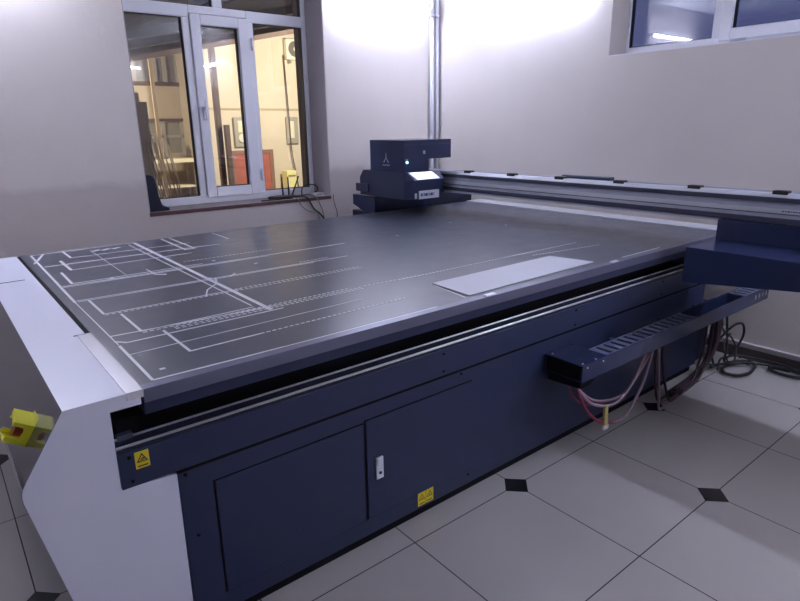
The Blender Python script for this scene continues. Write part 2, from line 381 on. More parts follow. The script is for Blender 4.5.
# printed lines on the bed
ln = MB()
def line(x0, y0, x1, y1, w=.005, dash=0):
    a, b = Vector((x0, y0, 0)), Vector((x1, y1, 0)); d = b-a; l = d.length; d /= l; n = Vector((-d.y, d.x, 0))*w/2
    segs = [(0, l)] if not dash else [(k*dash*1.6, min(l, k*dash*1.6+dash)) for k in range(int(l/(dash*1.6))+1)]
    for s, e in segs:
        p, q = a+d*s, a+d*e; z0, z1 = T-.0005, T+.0008
        ln.hexa([(c.x, c.y, z) for z in (z0, z1) for c in (p-n, q-n, q+n, p+n)])
for L_ in ((.41,3.81,.96,3.83,.010), (.41,3.81,.40,2.60,.010), (.40,2.60,.402,1.96,.004), (.402,1.95,.40,1.60,.009), (.40,1.60,.80,1.592,.007), (.80,1.592,1.45,1.59,.0045),
           (.39,3.55,.47,3.81,.012), (.42,3.43,1.20,3.42,.012), (.57,3.83,.57,3.59,.012), (.51,3.54,.51,3.26,.013), (.46,3.23,.455,2.95,.011),
           (.57,3.59,1.22,3.58,.008), (.51,3.26,1.12,3.27,.007), (.455,2.95,1.06,2.955,.006), (.41,2.92,1.91,2.915,.008), (.41,2.90,1.4,2.895,.004),
           (.41,2.62,1.72,2.60,.007), (.41,2.60,1.5,2.585,.004), (.45,2.60,.45,2.35,.009), (.45,2.352,1.0,2.348,.006), (.50,2.31,.50,2.05,.009),
           (.50,2.052,.92,2.06,.006), (.40,2.065,1.0,2.02,.007), (.40,2.00,.43,1.965,.010), (.43,1.965,1.0,1.972,.007), (.56,2.01,.56,1.75,.009),
           (.56,1.752,.80,1.757,.007), (.40,1.845,1.3,1.87,.004), (.96,3.82,.955,1.985,.017), (.918,3.77,.92,2.08,.006), (1.13,3.84,1.125,3.39,.010),
           (1.18,3.84,1.18,3.39,.010), (1.12,3.385,1.185,3.39,.014), (1.46,3.83,1.455,3.55,.008), (2.74,1.602,3.12,1.602,.006),
           (.95,2.66,.985,2.60,.008), (.985,2.60,.955,2.51,.010), (.955,2.51,.88,2.43,.006), (.88,2.43,.84,2.34,.006), (.80,3.02,.80,2.88,.006), (.80,2.88,.84,2.84,.010),
           (1.20,3.42,1.34,3.41,.006), (1.06,2.60,1.10,2.64,.007), (.70,3.75,.69,2.97,.003), (1.66,1.86,1.62,1.61,.003)):
    line(*L_)
for L_ in ((.45,2.335,1.62,2.328,.006), (.95,2.36,1.62,2.352,.006), (.50,2.035,1.35,2.04,.006), (.60,2.018,1.40,2.02,.006), (.60,2.0,1.40,2.0,.006), (.80,1.757,1.45,1.77,.006), (1.42,2.03,1.75,2.01,.006),
           (1.60,2.01,2.92,2.0,.006), (2.45,1.94,2.95,1.87,.006), (1.45,2.64,1.62,2.645,.006), (1.0,3.06,1.5,3.055,.006)):
    line(*L_, dash=.014)
for x, y in ((.447,1.665), (.62,2.94), (1.13,2.98), (.52,3.42), (2.9,3.05), (3.1,2.7), (2.3,2.9), (1.27,2.77)):
    ln.box(x-.008, x+.008, y-.006, y+.006, T-.0005, T+.0008)
for k in range(3):   # small brush-like strokes at the back edge
    line(.70+.055*k, 3.70, .745+.055*k, 3.735, .022)
ln.build('line_marking', M_['line'], bed)
# left white cover
prof = [(.169, T), (.06, .697), (.049, .68), (.051, .66), (.110, .33), (.155, .0), (.412, .0), (.417, .585), (.270, .597), (.273, .826), (X0-.002, .826), (X0-.002, T)]
cover = MB()
# front plate with the cut-out, then the hood behind it
cover.prism([(.169, T), (.0655, .705), (.0565, .689), (.0525, .676), (.0515, .663), (.0525, .650), (.056, .630), (.110, .33), (.155, 0.0), (.412, 0.0), (.417, .585), (.270, .597), (.273, .826), (.352, .826), (.352, T)], 1, Y0, Y0+.012)
lc = cover.build('side_cover', M_['white'], pr)
hood = MB().prism([(.169, T), (.0655, .705), (.0565, .689), (.0525, .676), (.0515, .663), (.0525, .650), (.056, .630), (.110, .33), (.155, 0.02), (.272, .02), (.272, .826), (.345, .826), (.345, T)], 1, Y0+.012, Y1)
hood.build('side_cover_hood', M_['white'], lc, bevel=.002)
MB().prism([(.1675, T-.0004), (.0642, .7055), (.0555, .691), (.0515, .677), (.0503, .663), (.0513, .650), (.0550, .630), (.0560, .6305), (.0523, .650), (.0513, .663), (.0525, .677), (.0565, .690), (.0652, .705), (.1690, T-.0010)], 1, Y0+.0005, Y1).build('slope_panel', M_['slope'], lc)['label'] = 'grey reflective steel slope'
MB().box(.318, .3605, Y0-.001, 2.15, T-.02, T+.0018).build('cover_strip', M_['whitet'], lc)
MB().box(.172, .300, 3.18, 3.187, T-.001, T+.0012).build('cover_seam', M_['void'], lc)
MB().box(.308, .345, 2.146, 2.150, T-.001, T+.0022).build('cover_seam', M_['void'], lc)
MB().box(.345, .3605, 2.15, Y1, T-.06, T-.004).build('cover_gap', M_['void'], lc)
# right white cover
MB().box(X1+.004, 4.055, Y0+.02, Y1, .55, T+.006).build('side_cover', M_['whiteg'], pr, bevel=.004)
# front beam, rail and bellows space
bm_ = MB().box(.272, 3.645, Y0-.002, Y0+.12, .594, .700).build('front_beam', M_['navy'], pr, bevel=.002)
MB().box(.275, 3.60, Y0+.10, Y0+.14, .70, .787).build('bellows', M_['void'], pr)
MB().box(.29, .345, Y0+.05, Y0+.10, .70, .775).build('rail_stop', M_['void'], pr)
MB().box(.285, .325, Y0+.03, Y0+.05, .722, .738).build('bracket', M_['raild'], pr)
rl = MB().box(.275, 3.5, Y0+.004, Y0+.030, .700, .709).build('linear_rail', M_['navyd'], pr)
MB().cyl((.275, Y0+.012, .7115), (3.5, Y0+.012, .7115), .0048, 12).build('rail_rod', M_['chrome'], rl)
MB().cyl((.275, Y0+.040, .725), (3.5, Y0+.040, .725), .0034, 12).build('rail_rod', M_['chrome'], rl)
MB().box(.275, 3.5, Y0+.036, Y0+.044, .70, .7225).build('rod_support', M_['navyd'], rl)
for x in (.30, 1.45, 2.3, 3.1):
    for z in (.612, .684): MB().cyl((x, Y0-.0045, z), (x, Y0, z), .005, 10).build('screw', M_['void'], bm_)
# base cabinet
cab = MB().box(.4185, 3.645, Y0+.003, 3.80, .046, .594).build('base_cabinet', M_['navy'], pr, bevel=.002)
MB().box(.4185, 3.62, Y0+.022, 3.78, .0, .046).build('plinth', M_['void'], pr)
MB().box(.4185, 3.645, Y0-.001, Y0+.003, .584, .594).build('shadow_joint', M_['void'], cab)
def panel(x0, x1, z0, z1, name, par):
    MB().box(x0-.005, x1+.005, Y0+.002, Y0+.0036, z0-.005, z1+.005).build('panel_gap', M_['void'], par)
    return MB().box(x0, x1, Y0-.003, Y0+.0035, z0, z1).build(name, M_['navy'], par, bevel=.0015)
panel(.522, 1.062, .118, .515, 'access_panel', pr)
door = panel(1.075, 1.607, .121, .522, 'access_door', pr)
MB().box(1.112, 1.144, Y0-.009, Y0-.002, .275, .363).box(1.116, 1.140, Y0-.013, Y0-.009, .335, .360).build('door_latch', M_['alul'], door, bevel=.0015)
MB().cyl((1.128, Y0-.012, .30), (1.128, Y0-.008, .30), .006, 10).build('keyhole', M_['black'], door)
for x, z in ((.455, .36), (.44, .572), (1.60, .09), (1.55, .572)): MB().cyl((x, Y0-.001, z), (x, Y0+.005, z), .005, 10).build('screw', M_['void'], cab)
# warning labels
def tri_label(xc, zc, w, h, y, name, twin=False):
    lb = MB().box(xc-w/2, xc+w/2, y-.0012, y+.0004, zc-h/2, zc+h/2).build(name, M_['yellow'], pr)
    g = MB()
    def tri(cx, cz, s, t):
        P = [Vector((cx-s*.5, cz-s*.40)), Vector((cx+s*.5, cz-s*.40)), Vector((cx, cz+s*.46))]
        for i in range(3):
            a, b = P[i], P[(i+1)%3]; d = (b-a).normalized(); n = Vector((-d.y, d.x))*t/2; a = a-d*t*.4; b = b+d*t*.4
            g.prism([tuple(a-n), tuple(b-n), tuple(b+n), tuple(a+n)], 1, y-.0018, y-.001)
    if not twin:
        tri(xc, zc+h*.10, w*.68, .0028)
        g.prism([(xc-.006, zc+.001), (xc+.004, zc+.003), (xc+.0075, zc+.007), (xc+.001, zc+.006)], 1, y-.0018, y-.001)
        g.prism([(xc-.007, zc-.002), (xc+.006, zc-.001), (xc+.008, zc+.002), (xc-.004, zc+.0005)], 1, y-.0018, y-.001)
        g.box(xc-w*.36, xc+w*.36, y-.0018, y-.001, zc-h*.40, zc-h*.33)
    else:
        g.box(xc-.0008, xc+.0008, y-.0018, y-.001, zc-h/2, zc+h/2)
        for s in (-1, 1):
            cx = xc+s*w*.25
            tri(cx, zc+h*.08, w*.34, .0024)
            g.box(cx-.0015, cx+.0015, y-.0018, y-.001, zc-.004, zc+.006)
            g.box(cx-w*.16, cx+w*.16, y-.0018, y-.001, zc-h*.40, zc-h*.34)
    g.build('label_print', M_['ink'], lb)
    return lb
tri_label(.332, .668, .037, .050, Y0-.002, 'warning_label')['label'] = 'yellow label with a black triangle pictogram and a bar'
tri_label(1.360, .090, .082, .066, Y0+.003, 'warning_label', True)['label'] = 'pair of small yellow triangle labels side by side'
# emergency stop on the slanted left face
nn = Vector((-.839, 0, .544)).normalized(); dn = Vector((-.544, 0, -.839)).normalized()    # outwards, down the slope
E0 = Vector((.1307, 1.688, .803))
def el(n, s, y): return E0 + nn*n + dn*s + Vector((0, y, 0))
es = MB().hexa([el(a, b, c) for a in (-.004, .003) for b, c in ((0, -.002), (.082, -.002), (.082, .064), (0, .064))]).build('emergency_stop', M_['guard'], pr)
es['label'] = 'yellow emergency stop guard with a red button'
def eplate(mb, poly, y0, y1):
    A = [mb.bm.verts.new(el(n, s, y0)) for n, s in poly]; B = [mb.bm.verts.new(el(n, s, y1)) for n, s in poly]; k = len(poly)
    mb.bm.faces.new(A[::-1]); mb.bm.faces.new(B)
    for i in range(k): mb.bm.faces.new((A[i], A[(i+1)%k], B[(i+1)%k], B[i]))
gd = MB()
for y0 in (0, .058):
    eplate(gd, [(.002, .022), (.050, .022), (.052, .032), (.026, .033), (.022, .040), (.022, .056), (.028, .062), (.056, .060), (.058, .072), (.002, .078)], y0, y0+.004)
gd.hexa([el(a, b, c) for a in (.002, .050) for b, c in ((.022, 0), (.026, 0), (.010, .062), (.006, .062))])
gd.hexa([el(a, b, c) for a in (.046, .052) for b, c in ((.022, 0), (.034, 0), (.018, .062), (.006, .062))])
gd.hexa([el(a, b, c) for a in (.002, .058) for b, c in ((.073, 0), (.078, 0), (.078, .062), (.073, .062))])
gd.build('guard', M_['guard'], es, bevel=.001)
MB().cyl(el(.003, .047, .030), el(.020, .047, .030), .011).cyl(el(.020, .047, .030), el(.040, .047, .030), .018, 20).build('button', M_['red'], es, bevel=.002)

# near end box (lower, with a rising underside) and the leg cover on it
MB().hexa([(2.893, 1.353, .756), (2.893, .10, .884), (3.50, .10, .884), (3.50, 1.353, .756), (2.893, 1.353, .936), (2.893, .10, .936), (3.50, .10, .936), (3.50, 1.353, .936)]).build('end_box', M_['navy2'], pr, bevel=.002)
MB().box(3.205, 3.50, .10, 1.351, .936, 1.041).build('leg_cover', M_['navy2'], pr, bevel=.002)
MB().box(3.38, 3.49, 1.34, 1.66, .732, .782).build('gantry_foot', M_['navyd'], pr)
# gantry beam (runs across the bed)
GX = 3.25
gb = MB().box(GX, 3.48, .20, 4.06, 1.045, 1.178).build('gantry_beam', M_['aluc'], pr)
MB().box(GX+.004, 3.478, .20, 4.06, 1.178, 1.184).build('top_plate', M_['slate'], gb)
MB().prism([(GX-.004, 1.175), (GX+.03, 1.175), (GX+.03, 1.194), (GX+.01, 1.194)], 1, .20, 4.06).build('top_strip', M_['alul'], gb)
def rail(z0, z1, nbolt, name):
    r = MB().box(GX-.016, GX, .20, 4.06, z0, z1).build(name, M_['raild'], gb, bevel=.002)
    b = MB()
    for k in range(nbolt):
        y = .60+k*3.40/(nbolt-1); b.cyl((GX-.0165, y, (z0+z1)/2), (GX-.0155, y, (z0+z1)/2), .005, 8)
    return r
rail(1.151, 1.174, 40, 'guide_rail'); rail(1.050, 1.076, 40, 'guide_rail')
MB().box(GX-.006, GX, .20, 4.06, 1.099, 1.120).build('scale_strip', M_['alul'], gb)
tx = MB(); y = 1.075
for w in (.010, .006, .012, .005, .009, .007, .010, .006):    # tiny dark print on the strip
    tx.box(GX-.0065, GX-.0058, y-w, y, 1.107, 1.113); y -= w+.004
tx.build('strip_print', M_['raild'], gb)
MB().box(GX-.003, GX, .20, 4.06, 1.093, 1.0965).build('strip_groove', M_['raild'], gb)
MB().box(GX-.012, 3.48, .20, 4.06, 1.034, 1.045).build('bottom_plate', M_['aluc'], gb)
for y in (3.24, 2.81, 2.40, 1.97, 1.52, 1.10):
    MB().box(GX+.005, GX+.05, y-.035, y+.035, 1.184, 1.206).build('cable_clip', M_['black'], gb, bevel=.003)
MB().prism([(3.42, 1.184), (3.475, 1.184), (3.475, 1.204), (3.42, 1.204)], 1, 2.13, 2.50).build('cover_plate', M_['raild'], gb, bevel=.006)
gb.location.z -= .006
# far end / capping station
MB().prism([(3.935, .79), (3.935, .978), (4.25, .978), (4.25, .895)], 0, 2.89, 3.50).build('end_box', M_['navy2'], pr, bevel=.002)
MB().box(3.502, 4.02, 3.935, 4.25, .80, .955).build('capping_station', M_['navyd'], pr, bevel=.002)
MB().box(2.95, 3.5, 3.95, 4.35, .0, .83).build('far_leg', M_['navyd'], pr)
MB().box(3.27, 3.46, 3.96, 4.3, .95, 1.04).build('gantry_foot', M_['navyd'], pr)
# carriage
car = MB()
def ring(pts): return [car.bm.verts.new(p) for p in pts]
lo = ring([(2.851, 3.50, .992), (2.905, 3.44, .992), (3.205, 3.44, .992), (3.205, 4.08, .992), (2.851, 4.08, .992)])
mi = ring([(2.851, 3.50, 1.135), (2.905, 3.44, 1.135), (3.205, 3.44, 1.135), (3.205, 4.08, 1.135), (2.851, 4.08, 1.135)])
tp = ring([(2.851, 3.50, 1.195), (2.880, 3.50, 1.195), (3.205, 3.50, 1.195), (3.205, 4.03, 1.195), (2.851, 4.03, 1.195)])
for a, b in ((lo, mi), (mi, tp)):
    for i in range(5): car.bm.faces.new((a[i], a[(i+1)%5], b[(i+1)%5], b[i]))
car.bm.faces.new(lo[::-1]); car.bm.faces.new(tp)
ca = car.build('carriage', M_['navy'], pr, bevel=.002)
MB().box(2.835, 2.851, 3.95, 4.12, 1.02, 1.085).build('bumper', M_['navy'], ca, bevel=.003)
hd = MB().prism([(2.853, 1.195), (2.853, 1.43), (3.335, 1.43), (3.335, 1.287), (3.10, 1.287), (3.10, 1.195)], 1, 3.50, 3.93).build('carriage_hood', M_['navy2'], ca, bevel=.003)
sl0, sl1 = Vector((0, 3.50, 1.193)), Vector((0, 3.44, 1.137)); sn = Vector((0, -.682, .731))*.002
def slp(x, t, k=1): v = sl0.lerp(sl1, t); return (x+v.x, v.y+sn.y*k, v.z+sn.z*k)
MB().hexa([slp(2.895, .05, -.5), slp(2.935, .95, -.5), slp(3.165, .95, -.5), slp(3.125, .05, -.5), slp(2.895, .05), slp(2.935, .95), slp(3.165, .95), slp(3.125, .05)]).build('window_plate', M_['silver'], ca)
lp = MB().box(2.945, 3.150, 3.437, 3.4405, .994, 1.056).build('name_plate', M_['labelw'], ca)
g = MB(); x = 2.962
for k, w in enumerate((.010, .018, .012, .016, .012, .016, .014, .018)):
    z0 = 1.014+.001*(k % 3); z1 = 1.036-.001*(k % 2)
    if k % 3 == 0: g.box(x, x+w, 3.4362, 3.437, z0, z1)
    elif k % 3 == 1: g.box(x, x+.005, 3.4362, 3.437, z0, z1).box(x, x+w, 3.4362, 3.437, z1-.006, z1).box(x, x+w, 3.4362, 3.437, z0, z0+.005)
    else: g.box(x, x+.005, 3.4362, 3.437, z0, z1).box(x+w-.005, x+w, 3.4362, 3.437, z0, z1).box(x, x+w, 3.4362, 3.437, z0, z0+.006)
    x += w+.003
g.build('plate_print', M_['labelb'], ca)
MB().box(2.905, 2.925, 3.437, 3.441, 1.0, 1.04).build('side_label', M_['aluc'], ca)
MB().cyl((2.880, 3.499, 1.268), (2.880, 3.494, 1.268), .0075, 12).build('indicator_lamp', M_['led'], hd)
MB().box(2.868, 2.892, 3.4990, 3.5005, 1.284, 1.290).build('lamp_label', M_['logo'], hd)
MB().box(3.040, 3.062, 3.496, 3.5005, 1.325, 1.350).build('latch', M_['logo'], hd, bevel=.003)
MB().box(2.853, 3.335, 3.4985, 3.5005, 1.395, 1.398).build('hood_crease', M_['navyd'], hd)
# emblem on the hood's left face: a slim A-like mark and a tiny word under it
g = MB(); yc = 3.72; xf = 2.8535
def leg(y0, z0, y1, z1, w):
    g.prism([(y0-w, z0), (y0+w, z0), (y1+w*.4, z1), (y1-w*.4, z1)], 0, xf-.0015, xf)
leg(yc+.030, 1.262, yc+.004, 1.296, .008); leg(yc-.030, 1.262, yc-.004, 1.296, .008); leg(yc, 1.290, yc, 1.335, .007)
yy = yc+.045
for w in (.014, .010, .016, .012, .014):
    g.box(xf-.0015, xf, yy-w, yy, 1.238, 1.247); yy -= w+.006
g.build('emblem', M_['logo'], hd)
# cable tray on the front
tr = MB().box(2.085, 4.085, 1.352, 1.360, .440, .520).box(2.28, 4.085, 1.458, 1.465, .440, .520).box(2.085, 4.085, 1.360, 1.458, .440, .446)
tr.box(2.085, 2.28, 1.545, 1.553, .440, .520).box(2.085, 2.28, 1.458, 1.545, .440, .446).box(2.274, 2.28, 1.465, 1.545, .446, .514)
tr.box(2.085, 2.28, 1.360, 1.545, .514, .520)
tray = tr.build('cable_tray', M_['navy2'], pr, bevel=.0015)
for a, b in ((2.28, 3.14), (3.74, 4.085)):
    cv = MB().box(a, b, 1.448, 1.458, .514, .520).box(a, b, 1.360, 1.367, .514, .520)
    x = a
    while x < b-.02:
        cv.box(x, min(b, x+.036), 1.367, 1.448, .514, .520); x += .058
    cv.build('slotted_cover', M_['rib'], tray)
for x in (2.6, 3.1, 3.5): MB().box(x, x+.04, 1.465, 1.560, .452, .468).build('arm', M_['navyd'], tray)
MB().hexa([(2.10, 1.365, .405), (2.17, 1.365, .405), (2.17, 1.54, .395), (2.10, 1.54, .395), (2.10, 1.365, .44), (2.24, 1.365, .44), (2.24, 1.54, .44), (2.10, 1.54, .44)]).box(2.0865, 2.092, 1.3605, 1.5445, .4465, .5135).build('tray_mouth', M_['void'], tray)  # black plug and plate stand in for the shade inside the mouth
for k in range(4): MB().box(3.875+k*.052, 3.893+k*.052, 1.3505, 1.3522, .472, .497).build('hole', M_['holec'], tray)
for x, y in ((2.11, 1.37), (2.11, 1.53), (2.20, 1.365), (2.62, 1.44)): MB().cyl((x, y, .519), (x, y, .5225), .004, 8).build('screw', M_['alul'], tray)
for x in (2.12, 2.24): MB().cyl((x, 1.3495, .505), (x, 1.353, .505), .004, 8).build('screw', M_['alul'], tray)
MB().box(3.647, 3.775, 1.56, 1.78, .06, .44).build('dark_filler_block', M_['navyd'], pr, bevel=.004)  # added dark block, hides the bright wall between the hoses
# hoses under the tray
for pts, m, r, lab in (
    ([(2.13, 1.42, .42), (2.15, 1.40, .345), (2.22, 1.39, .235), (2.33, 1.38, .152), (2.42, 1.38, .124)], 'hosep', .0075, 'pink half of the lowest hose loop'),
    ([(2.42, 1.38, .124), (2.52, 1.38, .118), (2.60, 1.39, .150), (2.72, 1.40, .26), (2.83, 1.42, .45)], 'hosec', .0075, 'pale half of the lowest hose loop'),
    ([(2.15, 1.43, .40), (2.18, 1.41, .34), (2.27, 1.40, .262), (2.40, 1.39, .220), (2.53, 1.40, .222), (2.64, 1.41, .29), (2.73, 1.42, .37), (2.80, 1.43, .43)], 'hosec', .0072, 'pale hose in the upper loop'),
    ([(2.16, 1.45, .40), (2.20, 1.43, .34), (2.30, 1.42, .266), (2.43, 1.41, .232), (2.56, 1.41, .232), (2.70, 1.42, .30), (2.80, 1.43, .37), (2.86, 1.44, .43)], 'hosec', .0072, 'pale hose behind the upper loop'),
    ([(2.14, 1.46, .40), (2.17, 1.45, .32), (2.24, 1.44, .262), (2.33, 1.43, .232), (2.42, 1.42, .226)], 'hosep', .0055, 'short pink hose behind the loops')):
    MB().tube(pts, r).build('hose', M_[m], pr)['label'] = lab
for pts, m in (([(2.885, 1.43, .44), (2.89, 1.42, .30), (2.895, 1.40, .12), (2.92, 1.40, .025), (3.05, 1.42, .012), (3.3, 1.46, .012)], 'hosec'),
               ([(2.95, 1.44, .44), (2.955, 1.43, .28), (3.02, 1.41, .06), (3.12, 1.42, .015), (3.4, 1.47, .012), (3.6, 1.5, .012)], 'hosed'),
               ([(2.93, 1.46, .44), (2.94, 1.46, .25), (2.98, 1.45, .05), (3.10, 1.47, .014), (3.3, 1.50, .014)], 'hosed'),
               ([(3.50, 1.46, .44), (3.52, 1.46, .28), (3.50, 1.47, .12), (3.40, 1.46, .02), (3.15, 1.44, .03)], 'hosed'),
               ([(3.55, 1.45, .44), (3.58, 1.45, .28), (3.57, 1.46, .12), (3.46, 1.45, .02), (3.2, 1.43, .014)], 'hosed')):
    MB().tube(pts, .007).build('hose', M_[m], pr)
for k in range(6):    # dark hose bundle at the tray's right half, running down and left along the tiles
    a = .012*(k % 3); b = .014*(k//3)
    MB().tube([(3.62+a*2, 1.47+b, .45), (3.655+a*2, 1.46+b, .34), (3.665+a, 1.46+b, .20), (3.60+a, 1.47+b, .09), (3.48, 1.46+b+a, .025), (3.25-a*4, 1.44+b+a, .014+b*.4)], .011).build('hose', M_['hosed'], pr)
MB().hexa([(2.325, 1.366, .145), (2.352, 1.366, .145), (2.352, 1.378, .145), (2.325, 1.378, .145), (2.342, 1.38, .235), (2.365, 1.38, .235), (2.365, 1.392, .235), (2.342, 1.392, .235)]).build('hose_tie', M_['tag'], pr)
MB().box(2.318, 2.36, 1.364, 1.376, .122, .145).build('hose_tag', M_['tagw'], pr, bevel=.003)

# ---- sheet lying on the bed
sp = [(1.663, 1.857), (1.645, 1.612), (2.534, 1.630), (2.493, 1.863)]
sh = MB().prism(sp[::-1], 2, T+.0012, T+.0045).build('flat_sheet', M_['sheet'])
tag(sh, 'pale grey flat rectangular sheet lying near the front edge of the printer bed', 'sheet')

# ---- things on the sill
SZ = WZ0+.0152
ro = thing('router', 'flat black router with three antennas on the window sill', 'router', (2.42, 4.64, SZ))
rb = MB()
rb.prism([(2.30+.115*1.0+.125*math.cos(a)*1.0, 4.64+.062*math.sin(a)) for a in [2*math.pi*k/28 for k in range(28)]], 2, SZ, SZ+.026)
rb.build('router_body', M_['router'], ro, bevel=.006)
for x0, x1, y in ((2.442, 2.437, 4.66), (2.498, 2.497, 4.66), (2.525, 2.600, 4.655)):
    MB().cyl((x0, y, SZ+.02), (x1, y, SZ+.18), .0075, 10, .0055).build('antenna', M_['router'], ro)
MB().box(2.20, 2.36, 4.575, 4.60, SZ, SZ+.010).build('front_lip', M_['router'], ro, bevel=.003)
ad = thing('power_adapter', 'small white adapter at the right end of the window sill', 'adapter', (2.77, 4.63, SZ))
MB().box(2.705, 2.825, 4.60, 4.665, SZ, SZ+.026).build('adapter_body', M_['adapter'], ad, bevel=.005)
MB().box(2.735, 2.795, 4.5992, 4.6002, SZ+.008, SZ+.018).build('adapter_label', M_['grey'], ad)
bgm = MB()
bgm.prism([(1.287, SZ), (1.452, SZ), (1.450, SZ+.018), (1.40, SZ+.040), (1.385, SZ+.10), (1.368, SZ+.235), (1.350, SZ+.262), (1.32, SZ+.268), (1.287, SZ+.255)], 1, 4.60, 4.715)
bg = bgm.build('cloth_bag', M_['bag'], bevel=.012)
tag(bg, 'dark navy bag slumped at the left end of the window sill', 'bag')
cy = YF-.013
for pts, r, m, lab in (
    ([(2.52, 4.62, SZ+.012), (2.56, 4.58, SZ+.010), (2.60, 4.53, SZ+.006), (2.625, cy-.006, .90), (2.66, cy, .845), (2.72, cy, .795), (2.78, cy, .70), (2.79, cy, .5)], .0065, 'cable', 'thick black cable running from the router over the sill edge'),
    ([(2.48, 4.59, SZ+.010), (2.50, 4.545, SZ+.010), (2.51, cy-.008, .93), (2.54, cy, .88), (2.60, cy, .835), (2.68, cy, .81), (2.70, cy, .79), (2.71, cy, .5)], .0035, 'cableg', 'thin grey cable drooping below the router'),
    ([(2.62, 4.65, SZ+.01), (2.62, 4.64, SZ+.075), (2.68, 4.66, SZ+.10), (2.77, 4.66, SZ+.09), (2.79, 4.66, SZ+.05), (2.76, 4.67, SZ+.029)], .005, 'cable', 'black cable looping up behind the white adapter'),
    ([(2.715, 4.597, SZ+.012), (2.69, 4.55, SZ+.012), (2.70, cy-.008, .92), (2.72, cy, .88), (2.745, cy, .82), (2.76, cy, .7)], .004, 'cableg', 'thin cable dropping from the white adapter'),
    ([(2.87, cy+.008, .955), (2.87, cy+.006, .90), (2.885, cy+.006, .84), (2.90, cy+.006, .76), (2.905, cy+.006, .3), (2.905, cy, .08)], .003, 'cable', 'thin dark cable hanging on the wall right of the window sill')):
    tag(MB().tube(pts, r, 8).build('cable', M_[m]), lab, 'cable', 'cables at the window sill')

# ---- black cables piled on the floor by the right wall
random.seed(3)
def coil(cx, cy_, rx, ry, z, turns, wob=.02):
    P = []
    n = int(turns*10)
    for k in range(n+1):
        a = 2*math.pi*k/10
        P.append((cx+rx*math.cos(a)*(1+random.uniform(-wob, wob)*3), cy_+ry*math.sin(a)*(1+random.uniform(-wob, wob)*3), z+.006*k/10+random.uniform(0, .004)))
    return P
for pts, r, lab in (
    (coil(3.85, 1.37, .15, .075, .009, 2.2), .0085, 'black cable coiled flat on the tiles below the tray end'),
    (coil(4.0, 1.15, .05, .10, .009, 2.3), .0085, 'black cable coiled flat against the skirting'),
    ([(3.80, 1.52, .43), (3.84, 1.52, .42), (3.90, 1.52, .40), (3.91, 1.50, .26), (3.88, 1.47, .12), (3.84, 1.45, .035), (3.95, 1.36, .03), (4.03, 1.26, .024)], .0075, 'black cable hanging from the tray, outermost by the wall'),
    ([(3.79, 1.54, .42), (3.82, 1.54, .41), (3.85, 1.56, .34), (3.80, 1.55, .20), (3.76, 1.53, .08), (3.74, 1.50, .032), (3.86, 1.44, .03), (3.99, 1.38, .03)], .0075, 'black cable hanging between the cabinet end and the plug block'),
    ([(3.93, 1.50, .012), (3.98, 1.47, .06), (4.03, 1.44, .17), (4.0, 1.44, .26), (3.93, 1.46, .27), (3.86, 1.50, .20), (3.80, 1.53, .11), (3.78, 1.50, .03), (3.70, 1.48, .03)], .0075, 'black cable arching up beside the wall'),
    ([(3.78, 1.63, .42), (3.84, 1.62, .40), (3.87, 1.60, .32), (3.82, 1.59, .25), (3.80, 1.60, .16), (3.84, 1.63, .05), (4.0, 1.62, .012)], .0065, 'black cable looping back against the dark filler block'),
    ([(3.79, 1.49, .30), (3.83, 1.48, .24), (3.90, 1.47, .20), (3.95, 1.45, .13), (3.90, 1.42, .06), (3.80, 1.41, .05), (3.76, 1.43, .12), (3.80, 1.46, .18), (3.88, 1.46, .22)], .0055, 'thin black cable knotted in the middle of the tangle'),
    ([(3.70, 1.44, .03), (3.80, 1.47, .06), (3.90, 1.48, .045), (3.98, 1.44, .05), (4.02, 1.36, .045), (4.05, 1.22, .04), (4.06, 1.05, .02)], .0065, 'black cable trailing along the skirting towards the right')):
    tag(MB().tube(pts, r, 8).build('cable', M_['cable']), lab, 'cable', 'black cables on the floor')
ps = thing('plug_socket', 'small grey plug block among the black floor cables', 'plug', (3.91, 1.58, 0))
MB().box(3.86, 3.97, 1.565, 1.605, .05, .10).build('socket_body', M_['grey'], ps, bevel=.004)
MB().cyl((3.93, 1.585, 0), (3.93, 1.585, .05), .012).build('cord_end', M_['cable'], ps)
MB().box(3.875, 3.955, 1.561, 1.565, .062, .088).build('socket_face', M_['cream'], ps)

for (x, y, z, lab) in ((3.835, 1.545, .235, 'small white plug hanging in the tangle, left of the pair'), (3.885, 1.515, .225, 'small white plug hanging in the tangle, nearest the wall')):
    pg = thing('plug', lab, 'plug', (x, y, z), 'white plugs in the cable tangle')
    MB().box(x-.014, x+.014, y-.012, y+.012, z, z+.035).build('plug_body', M_['adapter'], pg, bevel=.004)
    MB().tube([(x, y, z+.033), (x-.005, y+.01, z+.09), (x-.02, y+.03, z+.16)], .005).build('cord', M_['cable'], pg)
